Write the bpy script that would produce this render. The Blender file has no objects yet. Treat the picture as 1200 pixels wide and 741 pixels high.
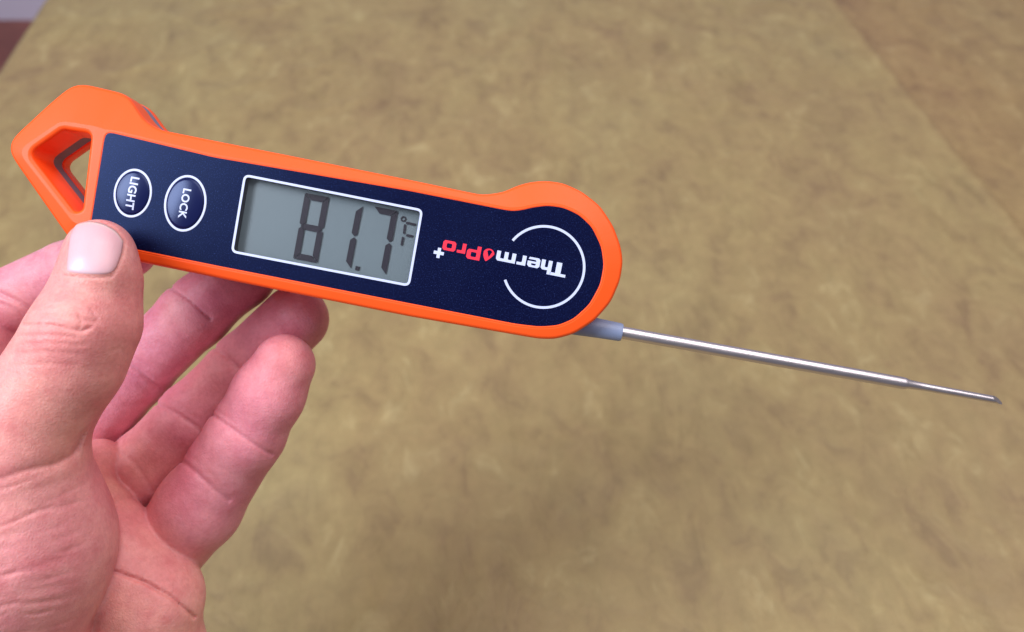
import bpy, bmesh, math, random
import numpy as np
from mathutils import Vector, Matrix, Euler

random.seed(4); np.random.seed(4)
scene = bpy.context.scene
col = scene.collection

# ------------------------------------------------------------------ camera, light, exposure
F = 1000.0                      # focal length in photograph pixels (1200 wide)
CX, CY = 600.0, 370.5
CAM_H = 0.38                    # camera above the table
PITCH = math.radians(45)
cam_d = bpy.data.cameras.new('camera')
cam = bpy.data.objects.new('camera', cam_d); col.objects.link(cam)
cam.location = (0, 0, CAM_H); cam.rotation_euler = (PITCH, 0, 0)
cam_d.sensor_width = 36; cam_d.lens = 30.0
cam_d.clip_start = 0.005; cam_d.clip_end = 60
cam_d.dof.use_dof = True; cam_d.dof.focus_distance = 0.224; cam_d.dof.aperture_fstop = 12.0
scene.camera = cam
R3 = Matrix.Rotation(PITCH, 3, 'X'); C = Vector((0, 0, CAM_H))

world = bpy.data.worlds.new('World'); scene.world = world; world.use_nodes = True
bg = world.node_tree.nodes['Background']
bg.inputs[0].default_value = (0.88, 0.86, 1.0, 1); bg.inputs[1].default_value = 0.19

def area(name, loc, target, size, power, colour, sy=None):
    d = bpy.data.lights.new(name, 'AREA'); d.energy = power; d.color = colour
    d.shape = 'RECTANGLE'; d.size = size; d.size_y = sy or size
    o = bpy.data.objects.new(name, d); col.objects.link(o); o.location = loc
    o.rotation_euler = (Vector(target) - Vector(loc)).to_track_quat('-Z', 'Y').to_euler()
    return o
area('window_light', (-1.08, -0.36, 1.42), (-0.05, 0.2, 0.2), 0.8, 39, (0.90, 0.91, 1.0), 1.1)
area('fill_light', (0.62, 0.28, 1.9), (0.0, 0.2, 0.1), 1.7, 34, (1.0, 0.90, 0.90))  # unseen soft lamp added to fill in the palm side of the hand

vs = scene.view_settings
vs.view_transform = 'Standard'; vs.look = 'None'; vs.exposure = 0.0; vs.gamma = 1.0
vs.use_curve_mapping = False

# ------------------------------------------------------------------ helpers
def srgb(r, g, b):
    f = lambda c: (c/255)/12.92 if c/255 <= 0.04045 else (((c/255)+0.055)/1.055)**2.4
    return (f(r), f(g), f(b), 1.0)

def mat(name, base, rough=0.5, metal=0.0, **kw):
    m = bpy.data.materials.new(name); m.use_nodes = True
    p = m.node_tree.nodes['Principled BSDF']
    p.inputs['Base Color'].default_value = base if len(base) == 4 else (*base, 1)
    p.inputs['Roughness'].default_value = rough; p.inputs['Metallic'].default_value = metal
    for k, v in kw.items(): p.inputs[k].default_value = v
    return m, m.node_tree, p

def node(nt, typ, **props):
    n = nt.nodes.new(typ)
    for k, v in props.items(): setattr(n, k, v)
    return n

def noise(nt, vec, scale, detail=4, rough=0.55, dist=0.0):
    n = node(nt, 'ShaderNodeTexNoise')
    n.inputs['Scale'].default_value = scale; n.inputs['Detail'].default_value = detail
    n.inputs['Roughness'].default_value = rough; n.inputs['Distortion'].default_value = dist
    nt.links.new(vec, n.inputs['Vector']); return n

def ramp(nt, fac, stops):
    r = node(nt, 'ShaderNodeValToRGB'); e = r.color_ramp.elements
    while len(e) < len(stops): e.new(0.5)
    for el, (p, c) in zip(e, stops): el.position = p; el.color = c if len(c) == 4 else (*c, 1)
    nt.links.new(fac, r.inputs[0]); return r

def mix(nt, fac, a, b, blend='MIX'):
    m = node(nt, 'ShaderNodeMix', data_type='RGBA', blend_type=blend)
    for s, v in ((0, fac), (6, a), (7, b)):
        if hasattr(v, 'links'): nt.links.new(v, m.inputs[s])
        else: m.inputs[s].default_value = v
    return m.outputs[2]

def bump(nt, p, height, strength, distance, prev=None):
    b = node(nt, 'ShaderNodeBump'); b.inputs['Strength'].default_value = strength
    b.inputs['Distance'].default_value = distance
    nt.links.new(height, b.inputs['Height'])
    if prev is not None: nt.links.new(prev, b.inputs['Normal'])
    nt.links.new(b.outputs[0], p.inputs['Normal']); return b.outputs[0]

def tag(o, label, cat, group=None, kind=None):
    if label: o['label'] = label
    if cat: o['category'] = cat
    if group: o['group'] = group
    if kind: o['kind'] = kind
    return o

def link(name, me, m, parent=None, smooth=True):
    o = bpy.data.objects.new(name, me); col.objects.link(o)
    if m is not None: me.materials.append(m)
    if parent is not None: o.parent = parent
    if smooth:
        me.polygons.foreach_set('use_smooth', [True]*len(me.polygons)); me.update()
    return o

def auto_smooth(o, deg=35):
    me = o.data; bm = bmesh.new(); bm.from_mesh(me)
    for e in bm.edges:
        if len(e.link_faces) == 2 and e.calc_face_angle(0) > math.radians(deg): e.smooth = False
    bm.to_mesh(me); bm.free()

def box(name, c, s, m, parent=None, bevel=0.0):
    bm = bmesh.new(); bmesh.ops.create_cube(bm, size=1)
    bmesh.ops.scale(bm, vec=s, verts=bm.verts); bmesh.ops.translate(bm, vec=c, verts=bm.verts)
    if bevel: bmesh.ops.bevel(bm, geom=list(bm.edges), offset=bevel, segments=2, affect='EDGES')
    me = bpy.data.meshes.new(name); bm.to_mesh(me); bm.free()
    return link(name, me, m, parent, smooth=False)

def empty(name, loc, rot=(0, 0, 0)):
    o = bpy.data.objects.new(name, None); col.objects.link(o)
    o.empty_display_size = 0.02; o.location = loc; o.rotation_euler = rot; return o

# ------------------------------------------------------------------ the setting: floor, wall, table
m_floor, nt, p = mat('brown_floor', srgb(96, 50, 44), 0.45)
tc = node(nt, 'ShaderNodeTexCoord')
n1 = noise(nt, tc.outputs['Object'], 6, 5)
nt.links.new(ramp(nt, n1.outputs[0], [(0.3, srgb(120, 68, 56)), (0.7, srgb(156, 94, 78))]).outputs[0], p.inputs['Base Color'])
m_wall, nt, p = mat('lavender_wall', srgb(226, 224, 246), 0.7)
tc = node(nt, 'ShaderNodeTexCoord')
bump(nt, p, noise(nt, tc.outputs['Object'], 120, 3).outputs[0], 0.15, 0.001)
tag(box('floor', (0, 1.0, -0.77), (8, 6, 0.04), m_floor), None, None, kind='structure')
wl = tag(box('wall', (0, 2.38, 0.6), (8, 0.1, 2.72), m_wall), None, None, kind='structure')

TR = math.radians(5.3)
m_wood, nt, p = mat('dark_wood', srgb(84, 54, 38), 0.4)
tc = node(nt, 'ShaderNodeTexCoord'); mp = node(nt, 'ShaderNodeMapping'); mp.inputs['Scale'].default_value = (30, 2, 30)
nt.links.new(tc.outputs['Object'], mp.inputs[0])
nt.links.new(ramp(nt, noise(nt, mp.outputs[0], 3, 6).outputs[0], [(0.3, srgb(62, 38, 26)), (0.7, srgb(104, 68, 46))]).outputs[0], p.inputs['Base Color'])
table = empty('table', (0, 0, -0.75), (0, 0, TR))
tag(table, 'dark wooden table hidden beneath the mottled tan leather cloth', 'table')
TX0, TX1, TY0, TY1 = -0.392, 0.98, -0.22, 1.12      # table-local extent of the top
box('table_top', ((TX0+TX1)/2+0.001, (TY0+TY1)/2, 0.728), (TX1-TX0-0.012, TY1-TY0-0.012, 0.03), m_wood, table, 0.003)
for lx in (TX0+0.06, TX1-0.06):
    for ly in (TY0+0.06, TY1-0.06):
        box('leg', (lx, ly, 0.3565), (0.06, 0.06, 0.713), m_wood, table, 0.004)

# leather cloth: a real sheet with soft wrinkles, thickness and one pressed fold line
def vnoise(x, y, scale, seed):
    rs = np.random.RandomState(seed); T = rs.rand(64, 64)
    x = x*scale; y = y*scale; xi = np.floor(x).astype(int); yi = np.floor(y).astype(int)
    fx = x-xi; fy = y-yi; fx = fx*fx*fx*(fx*(fx*6-15)+10); fy = fy*fy*fy*(fy*(fy*6-15)+10)
    g = lambda a, b: T[a % 64, b % 64]
    return (g(xi, yi)*(1-fx)+g(xi+1, yi)*fx)*(1-fy)+(g(xi, yi+1)*(1-fx)+g(xi+1, yi+1)*fx)*fy - 0.5

FOLD = 0.395
nx, ny = 420, 400
xs = np.linspace(TX0, TX1, nx); ys = np.linspace(TY0, TY1, ny)
X, Y = np.meshgrid(xs, ys, indexing='ij')
wx = X + 0.03*vnoise(X, Y, 7, 1); wy = Y + 0.03*vnoise(X, Y, 7, 2)
rid = lambda s, sd, a, b: 1-np.abs(vnoise(wx*a+wy*b, wy*a-wx*b, s, sd))*2
H = 0.0016*vnoise(wx, wy, 9, 3) + 0.0010*vnoise(wx, wy, 22, 4)
H += 0.0011*np.clip(rid(14, 5, 0.9, 0.35)-0.72, 0, 1)/0.28*np.clip(vnoise(X, Y, 5, 8)*3+0.5, 0, 1)
H += 0.0007*np.clip(rid(30, 6, 0.5, 0.8)-0.75, 0, 1)/0.25*np.clip(vnoise(X, Y, 8, 9)*3+0.5, 0, 1)
fd = X - FOLD - 0.004*vnoise(Y, Y*0, 6, 11)
H += 0.0020*np.exp(-(fd/0.0035)**2) + np.where(fd > 0, -0.0022*(1-np.exp(-fd/0.015)), 0)
Z = H + 0.0045
edge = np.minimum.reduce([X-TX0, TX1-X, Y-TY0, TY1-Y])
Z = Z - 0.0025*np.exp(-edge/0.004)
V = np.stack([X, Y, Z], -1).reshape(-1, 3)
i, j = np.meshgrid(np.arange(nx-1), np.arange(ny-1), indexing='ij')
q = np.stack([i*ny+j, (i+1)*ny+j, (i+1)*ny+j+1, i*ny+j+1], -1).reshape(-1, 4)
me = bpy.data.meshes.new('leather_cloth'); me.from_pydata(V.tolist(), [], q.tolist()); me.update()

m_cloth, nt, p = mat('mottled_leather', srgb(170, 150, 104), 0.55)
p.inputs['Specular IOR Level'].default_value = 0.35
tc = node(nt, 'ShaderNodeTexCoord'); ob = tc.outputs['Object']
mp = node(nt, 'ShaderNodeMapping'); mp.inputs['Scale'].default_value = (1.0, 0.62, 1.0); mp.inputs['Rotation'].default_value = (0, 0, 0.5)
nt.links.new(ob, mp.inputs[0])
big = noise(nt, mp.outputs[0], 5, 3, 0.5, 0.4)
mid = noise(nt, mp.outputs[0], 16, 5, 0.58, 0.5)
fine = noise(nt, ob, 110, 5, 0.6, 0.5)
mp2 = node(nt, 'ShaderNodeMapping'); mp2.inputs['Scale'].default_value = (1.0, 0.3, 1.0); mp2.inputs['Rotation'].default_value = (0, 0, -0.45)
nt.links.new(ob, mp2.inputs[0])
streak = noise(nt, mp2.outputs[0], 38, 4, 0.55, 0.8)
wis = noise(nt, mp.outputs[0], 48, 6, 0.66, 0.6)
c1 = ramp(nt, big.outputs[0], [(0.34, srgb(150, 126, 98)), (0.5, srgb(156, 140, 100)), (0.66, srgb(150, 143, 108))]).outputs[0]
c2 = ramp(nt, mid.outputs[0], [(0.34, srgb(134, 116, 90)), (0.5, srgb(155, 139, 101)), (0.66, srgb(168, 156, 114))]).outputs[0]
c3 = ramp(nt, wis.outputs[0], [(0.34, srgb(126, 108, 84)), (0.46, srgb(152, 136, 100)), (0.58, srgb(160, 146, 106)), (0.70, srgb(188, 178, 136))]).outputs[0]
c = mix(nt, 0.5, c1, c2)
c = mix(nt, 0.5, c, c3)
st = ramp(nt, streak.outputs[0], [(0.30, (0.70, 0.68, 0.66)), (0.45, (1, 1, 1)), (0.66, (1, 1, 1)), (0.78, (1.12, 1.12, 1.05))]).outputs[0]
c = mix(nt, 0.35, c, st, 'MULTIPLY')
# crinkle lines in the leather and a browner tint beyond the fold line
vn = noise(nt, mp2.outputs[0], 20, 4, 0.5, 0.8)
ab = node(nt, 'ShaderNodeMath', operation='SUBTRACT'); nt.links.new(vn.outputs[0], ab.inputs[0]); ab.inputs[1].default_value = 0.5
ab2 = node(nt, 'ShaderNodeMath', operation='ABSOLUTE'); nt.links.new(ab.outputs[0], ab2.inputs[0])
gate = ramp(nt, noise(nt, ob, 11, 3).outputs[0], [(0.48, (0, 0, 0)), (0.62, (1, 1, 1))]).outputs[0]
vein = ramp(nt, ab2.outputs[0], [(0.0, (0.70, 0.68, 0.66)), (0.022, (1, 1, 1))]).outputs[0]
c = mix(nt, mix(nt, 1.0, gate, (0.35, 0.35, 0.35, 1), 'MULTIPLY'), c, mix(nt, 1.0, c, vein, 'MULTIPLY'))
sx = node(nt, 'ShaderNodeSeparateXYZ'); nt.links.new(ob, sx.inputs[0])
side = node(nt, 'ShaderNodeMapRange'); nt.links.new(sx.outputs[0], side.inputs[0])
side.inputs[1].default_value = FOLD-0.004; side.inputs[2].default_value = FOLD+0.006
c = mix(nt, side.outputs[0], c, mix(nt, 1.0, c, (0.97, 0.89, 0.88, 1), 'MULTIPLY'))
c = mix(nt, 1.0, c, (0.86, 0.815, 0.72, 1), 'MULTIPLY')
fi = ramp(nt, fine.outputs[0], [(0.3, (0.90, 0.90, 0.90)), (0.7, (1.06, 1.06, 1.06))]).outputs[0]
c = mix(nt, 1.0, c, fi, 'MULTIPLY')
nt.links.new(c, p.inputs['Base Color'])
b1 = bump(nt, p, mid.outputs[0], 0.35, 0.004)
b2 = bump(nt, p, streak.outputs[0], 0.25, 0.003, b1)
b3 = bump(nt, p, wis.outputs[0], 0.4, 0.003, b2)
bump(nt, p, vein, 0.12, 0.001, b3)
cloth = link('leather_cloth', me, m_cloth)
sol = cloth.modifiers.new('thickness', 'SOLIDIFY'); sol.thickness = 0.0012; sol.offset = -1
cloth.rotation_euler = (0, 0, TR); cloth.location = (0, 0, -0.0068)
tag(cloth, 'mottled olive tan leather cloth spread over the table with one long fold line', 'cloth')

# ------------------------------------------------------------------ thermometer
DEV = 225.0                      # distance of the front face from the lens, mm
PX = F/DEV                       # photo pixels per mm on that face
O_PX = (400.0, 275.0)            # a point on the front face that becomes the device's origin
def L(u, v, depth=0.0):          # photograph point -> device-local mm on the layer 'depth' mm behind the front
    s = (DEV+depth)/F
    return ((u-CX)*s-(O_PX[0]-CX)/PX, -(v-CY)*s+(O_PX[1]-CY)/PX)
dev_loc = C + R3 @ (Vector(((O_PX[0]-CX)/PX, -(O_PX[1]-CY)/PX, -DEV))*0.001)
thermo = empty('thermometer', dev_loc, (PITCH, 0, 0))
tag(thermo, 'orange folding probe thermometer with navy face reading 81.7, held in the hand', 'thermometer')
thermo['category'] = 'thermometer'

def catmull(pts, n=8):
    P = np.array(pts, float); m = len(P); out = []
    for k in range(m):
        p0, p1, p2, p3 = P[k-1], P[k], P[(k+1) % m], P[(k+2) % m]
        d1 = max(np.linalg.norm(p1-p0), 1e-6)**.5; d2 = max(np.linalg.norm(p2-p1), 1e-6)**.5; d3 = max(np.linalg.norm(p3-p2), 1e-6)**.5
        t1 = d1; t2 = d1+d2; t3 = t2+d3
        for a in range(n):
            t = t1+(t2-t1)*a/n
            A1 = (t1-t)/t1*p0+t/t1*p1; A2 = (t2-t)/(t2-t1)*p1+(t-t1)/(t2-t1)*p2; A3 = (t3-t)/(t3-t2)*p2+(t-t2)/(t3-t2)*p3
            B1 = (t2-t)/t2*A1+t/t2*A2; B2 = (t3-t)/(t3-t1)*A2+(t-t1)/(t3-t1)*A3
            out.append((t2-t)/(t2-t1)*B1+(t-t1)/(t2-t1)*B2)
    return np.array(out)

def round_poly(pts, radii, seg=7):
    """sharp corner points -> smooth outline with a fillet radius at each corner"""
    P = np.array(pts, float); n = len(P); out = []
    for k in range(n):
        a, b, c2_ = P[k-1], P[k], P[(k+1) % n]; r = radii[k] if hasattr(radii, '__len__') else radii
        da = (a-b)/np.linalg.norm(a-b); dc = (c2_-b)/np.linalg.norm(c2_-b)
        ang = math.acos(max(-1, min(1, float(da@dc))))
        if r <= 0 or abs(ang-math.pi) < 0.02: out.append(b); continue
        t = min(r/math.tan(ang/2), 0.48*np.linalg.norm(a-b), 0.48*np.linalg.norm(c2_-b))
        p0 = b+da*t; p2 = b+dc*t
        for s in range(seg+1):
            w = s/seg; out.append((1-w)**2*p0+2*w*(1-w)*b+w*w*p2)
    return np.array(out)

def resample(P, step):
    Q = np.vstack([P, P[:1]]); d = np.r_[0, np.cumsum(np.linalg.norm(np.diff(Q, axis=0), axis=1))]
    n = max(12, int(d[-1]/step)); t = np.linspace(0, d[-1], n, endpoint=False)
    return np.stack([np.interp(t, d, Q[:, 0]), np.interp(t, d, Q[:, 1])], 1)

def ccw(P):
    x, y = P[:, 0], P[:, 1]
    return P if np.sum(x*np.roll(y, -1)-np.roll(x, -1)*y) > 0 else P[::-1]

def inset(P, d):                 # P ccw, d > 0 moves inwards
    t = np.roll(P, -1, 0)-np.roll(P, 1, 0); t /= np.linalg.norm(t, axis=1)[:, None]+1e-9
    return P + d*np.stack([-t[:, 1], t[:, 0]], 1)

def shell(name, outer, hole, prof, m, parent, hole_prof=None, deg=40, extra=()):
    """closed solid from an outline: prof = [(inset, z)] front to back, with an optional hole right through"""
    bm = bmesh.new()
    def rings(P, pr, sgn):
        out = []
        for d, z in pr:
            Q = inset(P, d*sgn); out.append([bm.verts.new((x*.001, y*.001, z*.001)) for x, y in Q])
        for a, b in zip(out, out[1:]):
            n = len(a)
            for k in range(n): bm.faces.new((a[k], a[(k+1) % n], b[(k+1) % n], b[k]))
        return out
    ro = rings(outer, prof, 1)
    rhs = [rings(hole, hole_prof or prof, -1)] if hole is not None else []
    for H_, pr_ in extra: rhs.append(rings(H_, pr_, -1))
    caps = []
    for idx in (0, -1):
        es = []
        for r in [ro[idx]] + [h_[idx] for h_ in rhs]:
            for k in range(len(r)):
                e = bm.edges.get((r[k], r[(k+1) % len(r)])) or bm.edges.new((r[k], r[(k+1) % len(r)])); es.append(e)
        bmesh.ops.triangle_fill(bm, use_beauty=True, use_dissolve=False, edges=es); caps += es
    bmesh.ops.recalc_face_normals(bm, faces=bm.faces)
    for e in caps: e.smooth = False
    me = bpy.data.meshes.new(name); bm.to_mesh(me); bm.free()
    o = link(name, me, m, parent); auto_smooth(o, deg); return o

def flat(name, loops, z, thick, m, parent, bevel=0.0):
    """thin plate from filled outlines (mm), holes by even-odd overlap"""
    cu = bpy.data.curves.new(name, 'CURVE'); cu.dimensions = '2D'; cu.fill_mode = 'BOTH'
    cu.extrude = thick*0.5e-3
    for P in loops:
        s = cu.splines.new('POLY'); s.points.add(len(P)-1)
        for pt, (x, y) in zip(s.points, P): pt.co = (x*.001, y*.001, 0, 1)
        s.use_cyclic_u = True
    tmp = bpy.data.objects.new(name, cu); col.objects.link(tmp)
    me = bpy.data.meshes.new_from_object(tmp.evaluated_get(bpy.context.evaluated_depsgraph_get()))
    bpy.data.objects.remove(tmp); bpy.data.curves.remove(cu)
    me.name = name; me.materials.clear(); me.transform(Matrix.Translation((0, 0, z*.001)))
    return link(name, me, m, parent, smooth=False)

# --- outlines traced on the photograph, turned into device millimetres
AX = math.radians(11.2)
head_top = [(12, 170), (84, 97), (143, 109.5), (172, 146)]
body_px = [(6, 171), (84, 93.5), (146, 108), (176, 150), (330, 180.5), (480, 211), (566, 229),
           (590, 225), (606, 217), (622, 212.6), (640, 211.2), (660, 214), (682, 224), (703.5, 241), (719, 264.5),
           (728, 289), (730.5, 307), (727, 329), (716, 354.5), (697, 376), (673, 391.5), (651, 397.6), (632, 397.4),
           (480, 371), (330, 341), (90, 292.5)]
rad = [5, 6, 7, 12, 0, 0, 6] + [0]*18 + [6]
P0 = np.array([L(u, v, 2.0) for u, v in body_px])
arcs = round_poly(P0, rad)
outer = resample(ccw(arcs), 0.55)
for _ in range(10): outer = (np.roll(outer, 1, 0)+2*outer+np.roll(outer, -1, 0))/4

hole_px = [(108, 157), (97.5, 246), (89, 249), (35, 180), (75, 152)]
HOLE = resample(ccw(round_poly(np.array([L(u, v, 0.8) for u, v in hole_px]), [1.6, 1.2, 1.6, 2.6, 2.6])), 0.4)

m_or, nt, p = mat('orange_plastic', srgb(255, 90, 28), 0.42)
p.inputs['Specular IOR Level'].default_value = 0.32
p.inputs['Subsurface Weight'].default_value = 0.0
tc = node(nt, 'ShaderNodeTexCoord')
bump(nt, p, noise(nt, tc.outputs['Object'], 2600, 2).outputs[0], 0.10, 0.0002)
nt.links.new(ramp(nt, noise(nt, tc.outputs['Object'], 60, 4).outputs[0], [(0.3, (0.38, 0.38, 0.38)), (0.7, (0.46, 0.46, 0.46))]).outputs[0], p.inputs['Roughness'])
m_grey, nt, p = mat('grey_rubber', srgb(120, 122, 150), 0.55)

def arc(d0, z0, d1, z1, n=5):    # quarter-round profile between two levels
    return [(d0+(d1-d0)*(1-math.cos(t*math.pi/2/n)), z0+(z1-z0)*math.sin(t*math.pi/2/n)) for t in range(n+1)]
front = [(2.2, 0.0), (1.7, -0.06), (1.2, -0.22), (0.75, -0.5), (0.35, -1.0), (0.09, -1.7), (0, -2.6), (0.0, -8), (0.05, -10.7), (0.3, -11.0)]
hfront = [(1.1, 0.0), (0.8, -0.05), (0.45, -0.2), (0.15, -0.5), (0, -1.1), (0, -8), (0.0, -10.7), (0.25, -11.0)]
shell('middle_band', inset(outer, 0.25), inset(HOLE, -0.2), [(0, -11.02), (0, -15.5)], m_grey, thermo)
back = [(0.3, -15.52), (0.05, -15.8), (0, -16.8), (0, -18.0), (0.4, -19.6), (1.3, -20.7), (2.6, -21.2)]
hback = [(0.3, -15.52), (0.0, -15.9), (0, -16.8), (0, -18.0), (0.1, -19.6), (0.6, -20.6), (1.4, -21.2)]
shell('rear_shell', outer, HOLE, back, m_or, thermo, hback)

# --- navy face panel
panel_px = [(123.5, 153.5), (250, 184), (480, 223.5), (582.5, 244), (600, 247.2), (612, 246), (624, 242.8), (642, 240.6), (660, 243), (678.7, 251.5), (694, 266),
            (705, 289), (708, 311), (703.6, 334), (691, 357), (672.5, 374), (654, 381.8), (632, 383.3), (604, 380), (480, 356), (250, 311), (103, 281)]
PANEL = resample(ccw(round_poly(np.array([L(*q_) for q_ in panel_px]), [1.2]+[0]*20+[1.2])), 0.5)
for _ in range(8): PANEL = (np.roll(PANEL, 1, 0)+2*PANEL+np.roll(PANEL, -1, 0))/4
lcd_px = [(286, 204), (496, 245.6), (480, 336.2), (270.5, 296)]
LC = np.array([L(*q_) for q_ in lcd_px])
def quad_inset(Q, d): return inset(ccw(resample(round_poly(Q, 1.6, 8), 0.25)), d)
lcd_out = ccw(resample(round_poly(LC, 1.7, 8), 0.25))
lcd_in = inset(lcd_out, 0.62)

m_navy, nt, p = mat('navy_panel', srgb(10, 12, 48), 0.3)
p.inputs['Specular IOR Level'].default_value = 0.30
p.inputs['Specular Tint'].default_value = (0.26, 0.44, 1.0, 1)
tc = node(nt, 'ShaderNodeTexCoord')
gl = noise(nt, tc.outputs['Object'], 2100, 3, 0.8)
bump(nt, p, gl.outputs[0], 0.05, 0.0002)
sp = noise(nt, tc.outputs['Object'], 3300, 1, 0.5)
nt.links.new(ramp(nt, sp.outputs[0], [(0.55, srgb(6, 7, 38)), (0.74, srgb(24, 36, 80)), (0.86, srgb(70, 90, 140))]).outputs[0], p.inputs['Base Color'])
nt.links.new(ramp(nt, noise(nt, tc.outputs['Object'], 45, 5).outputs[0], [(0.3, (0.27, 0.27, 0.27)), (0.75, (0.36, 0.36, 0.36))]).outputs[0], p.inputs['Roughness'])

def front_shell():
    """flat land round the face panel and the hole, broad chamfers falling away to the rounded outer edge"""
    pan = inset(PANEL, -0.75)
    left = [np.array(L(*q_)) for q_ in ((104, 272), (93, 263), (86, 261), (26, 184), (25, 176), (30, 170), (69, 143.5), (76, 142.5), (112, 148))]
    # panel loop without its left side, then round the hole
    tl = np.array(L(123.5, 150)); bl = np.array(L(104, 285))
    k0 = int(np.argmin(((pan-tl)**2).sum(1))); k1 = int(np.argmin(((pan-bl)**2).sum(1)))
    n = len(pan); idx = [(k1+k) % n for k in range((k0-k1) % n+1)]         # ccw: bottom-left, right end, top-left
    core = np.vstack([pan[idx], np.array(left)[::-1]])
    core = resample(ccw(core), 0.6)
    for _ in range(3): core = (np.roll(core, 1, 0)+2*core+np.roll(core, -1, 0))/4
    dist = np.array([np.sqrt(((core-q_)**2).sum(1).min()) for q_ in inset(outer, 0.9)])
    zr = -np.clip(0.34*(dist-0.25), 0.12, 3.4)
    for _ in range(12): zr = (np.roll(zr, 1)+2*zr+np.roll(zr, -1))/4
    bm = bmesh.new(); N = len(outer)
    def ring(P, z): return [bm.verts.new((x*.001, y*.001, (zz if hasattr(z, '__len__') else z)*.001)) for (x, y), zz in zip(P, z if hasattr(z, '__len__') else [z]*len(P))]
    def skin(a, b):
        for k in range(len(a)): bm.faces.new((a[k], a[(k+1) % len(a)], b[(k+1) % len(a)], b[k]))
    R_ = [ring(inset(outer, d), zr+dz) for d, dz in ((0.95, 0.0), (0.55, -0.2), (0.22, -0.6), (0.05, -1.2), (0, -2.0))]
    R_.append(ring(outer, -8.0)); R_.append(ring(inset(outer, .05), -10.7)); R_.append(ring(inset(outer, .3), -11.0))
    for a, b in zip(R_, R_[1:]): skin(a, b)
    H_ = [ring(inset(HOLE, -d), z) for d, z in hfront]
    for a, b in zip(H_, H_[1:]): skin(a, b)
    lw = inset(lcd_in, -0.6); W_ = [ring(lw, 0.0), ring(lw, -11.0)]; skin(*W_)
    cr_ = ring(core, 0.0)
    def edges(r): return [bm.edges.get((r[k], r[(k+1) % len(r)])) or bm.edges.new((r[k], r[(k+1) % len(r)])) for k in range(len(r))]
    # chamfer strip: advance along both loops together
    ca = np.array([v.co[:2] for v in R_[0]]); cb = np.array([v.co[:2] for v in cr_])
    j0 = int(np.argmin(((cb-ca[0])**2).sum(1))); i_, j_ = 0, 0; M = len(cr_)
    while i_ < N or j_ < M:
        a0, a1 = R_[0][i_ % N], R_[0][(i_+1) % N]; b0, b1 = cr_[(j0+j_) % M], cr_[(j0+j_+1) % M]
        if j_ >= M or (i_ < N and (a1.co-b0.co).length <= (b1.co-a0.co).length): bm.faces.new((a0, a1, b0)); i_ += 1
        else: bm.faces.new((a0, b1, b0)); j_ += 1
    bmesh.ops.triangle_fill(bm, use_beauty=True, edges=edges(cr_)+edges(H_[0])+edges(W_[0]))
    bmesh.ops.triangle_fill(bm, use_beauty=True, edges=edges(R_[-1])+edges(H_[-1])+edges(W_[1]))
    bmesh.ops.recalc_face_normals(bm, faces=bm.faces)
    for r in (R_[-1], H_[-1], W_[0], W_[1]):
        for e in edges(r): e.smooth = False
    for e in edges(H_[0]): e.smooth = False
    for e in edges(cr_):
        if len(e.link_faces) == 2 and e.calc_face_angle(0) > math.radians(8): e.smooth = False
    me = bpy.data.meshes.new('front_shell'); bm.to_mesh(me); bm.free()
    o = link('front_shell', me, m_or, thermo); auto_smooth(o, 40)
    bv = o.modifiers.new('soft_edges', 'WEIGHTED_NORMAL'); bv.keep_sharp = True
front_shell()
shell('panel_lip', inset(PANEL, -0.34), inset(PANEL, -0.03), [(0.1, 0.13), (0.02, 0.09), (0, -0.1)], m_or, thermo, [(0.1, 0.13), (0.02, 0.09), (0, -0.1)])
shell('face_panel', PANEL, inset(lcd_in, -0.05), [(0.12, 0.02), (0, -0.06), (0, -0.5)], m_navy, thermo, [(0, 0.02), (0, -0.5)])

m_white, nt, p = mat('pale_print', srgb(196, 208, 240), 0.4)
m_red, nt, p = mat('red_print', srgb(238, 40, 66), 0.4)
m_lcd, nt, p = mat('display_reflector', srgb(142, 162, 170), 0.34)
tc = node(nt, 'ShaderNodeTexCoord')
bump(nt, p, noise(nt, tc.outputs['Object'], 2500, 2).outputs[0], 0.08, 0.0002)
m_seg, nt, p = mat('display_ink', srgb(40, 38, 56), 0.5)
m_dark, nt, p = mat('dark_plastic', srgb(58, 58, 74), 0.5)
m_glass = bpy.data.materials.new('clear_window'); m_glass.use_nodes = True
nt = m_glass.node_tree; nt.nodes.clear()
om = node(nt, 'ShaderNodeOutputMaterial'); mx = node(nt, 'ShaderNodeMixShader'); tr = node(nt, 'ShaderNodeBsdfTransparent')
gs = node(nt, 'ShaderNodeBsdfGlossy'); gs.inputs['Roughness'].default_value = 0.12
fr = node(nt, 'ShaderNodeFresnel'); fr.inputs[0].default_value = 1.45
nt.links.new(fr.outputs[0], mx.inputs[0]); nt.links.new(tr.outputs[0], mx.inputs[1]); nt.links.new(gs.outputs[0], mx.inputs[2]); nt.links.new(mx.outputs[0], om.inputs[0])

# --- display: recessed tray, reflector, segments, window, printed border line
RZ = -3.0
disp = shell('display', inset(lcd_in, -0.3), None, [(0, RZ), (0, RZ-0.6)], m_lcd, thermo)
shell('tray_wall', inset(lcd_in, -0.25), inset(lcd_in, -0.02), [(0, -0.52), (0, RZ+0.01)], m_dark, disp, [(0, -0.52), (0, RZ+0.01)])
shell('border_line', lcd_out, lcd_in, [(0, 0.055), (0, 0.025)], m_white, disp, [(0, 0.055), (0, 0.025)])
w = flat('window_pane', [inset(lcd_in, 0.02)], -0.35, 0.1, m_glass, disp)

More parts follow.
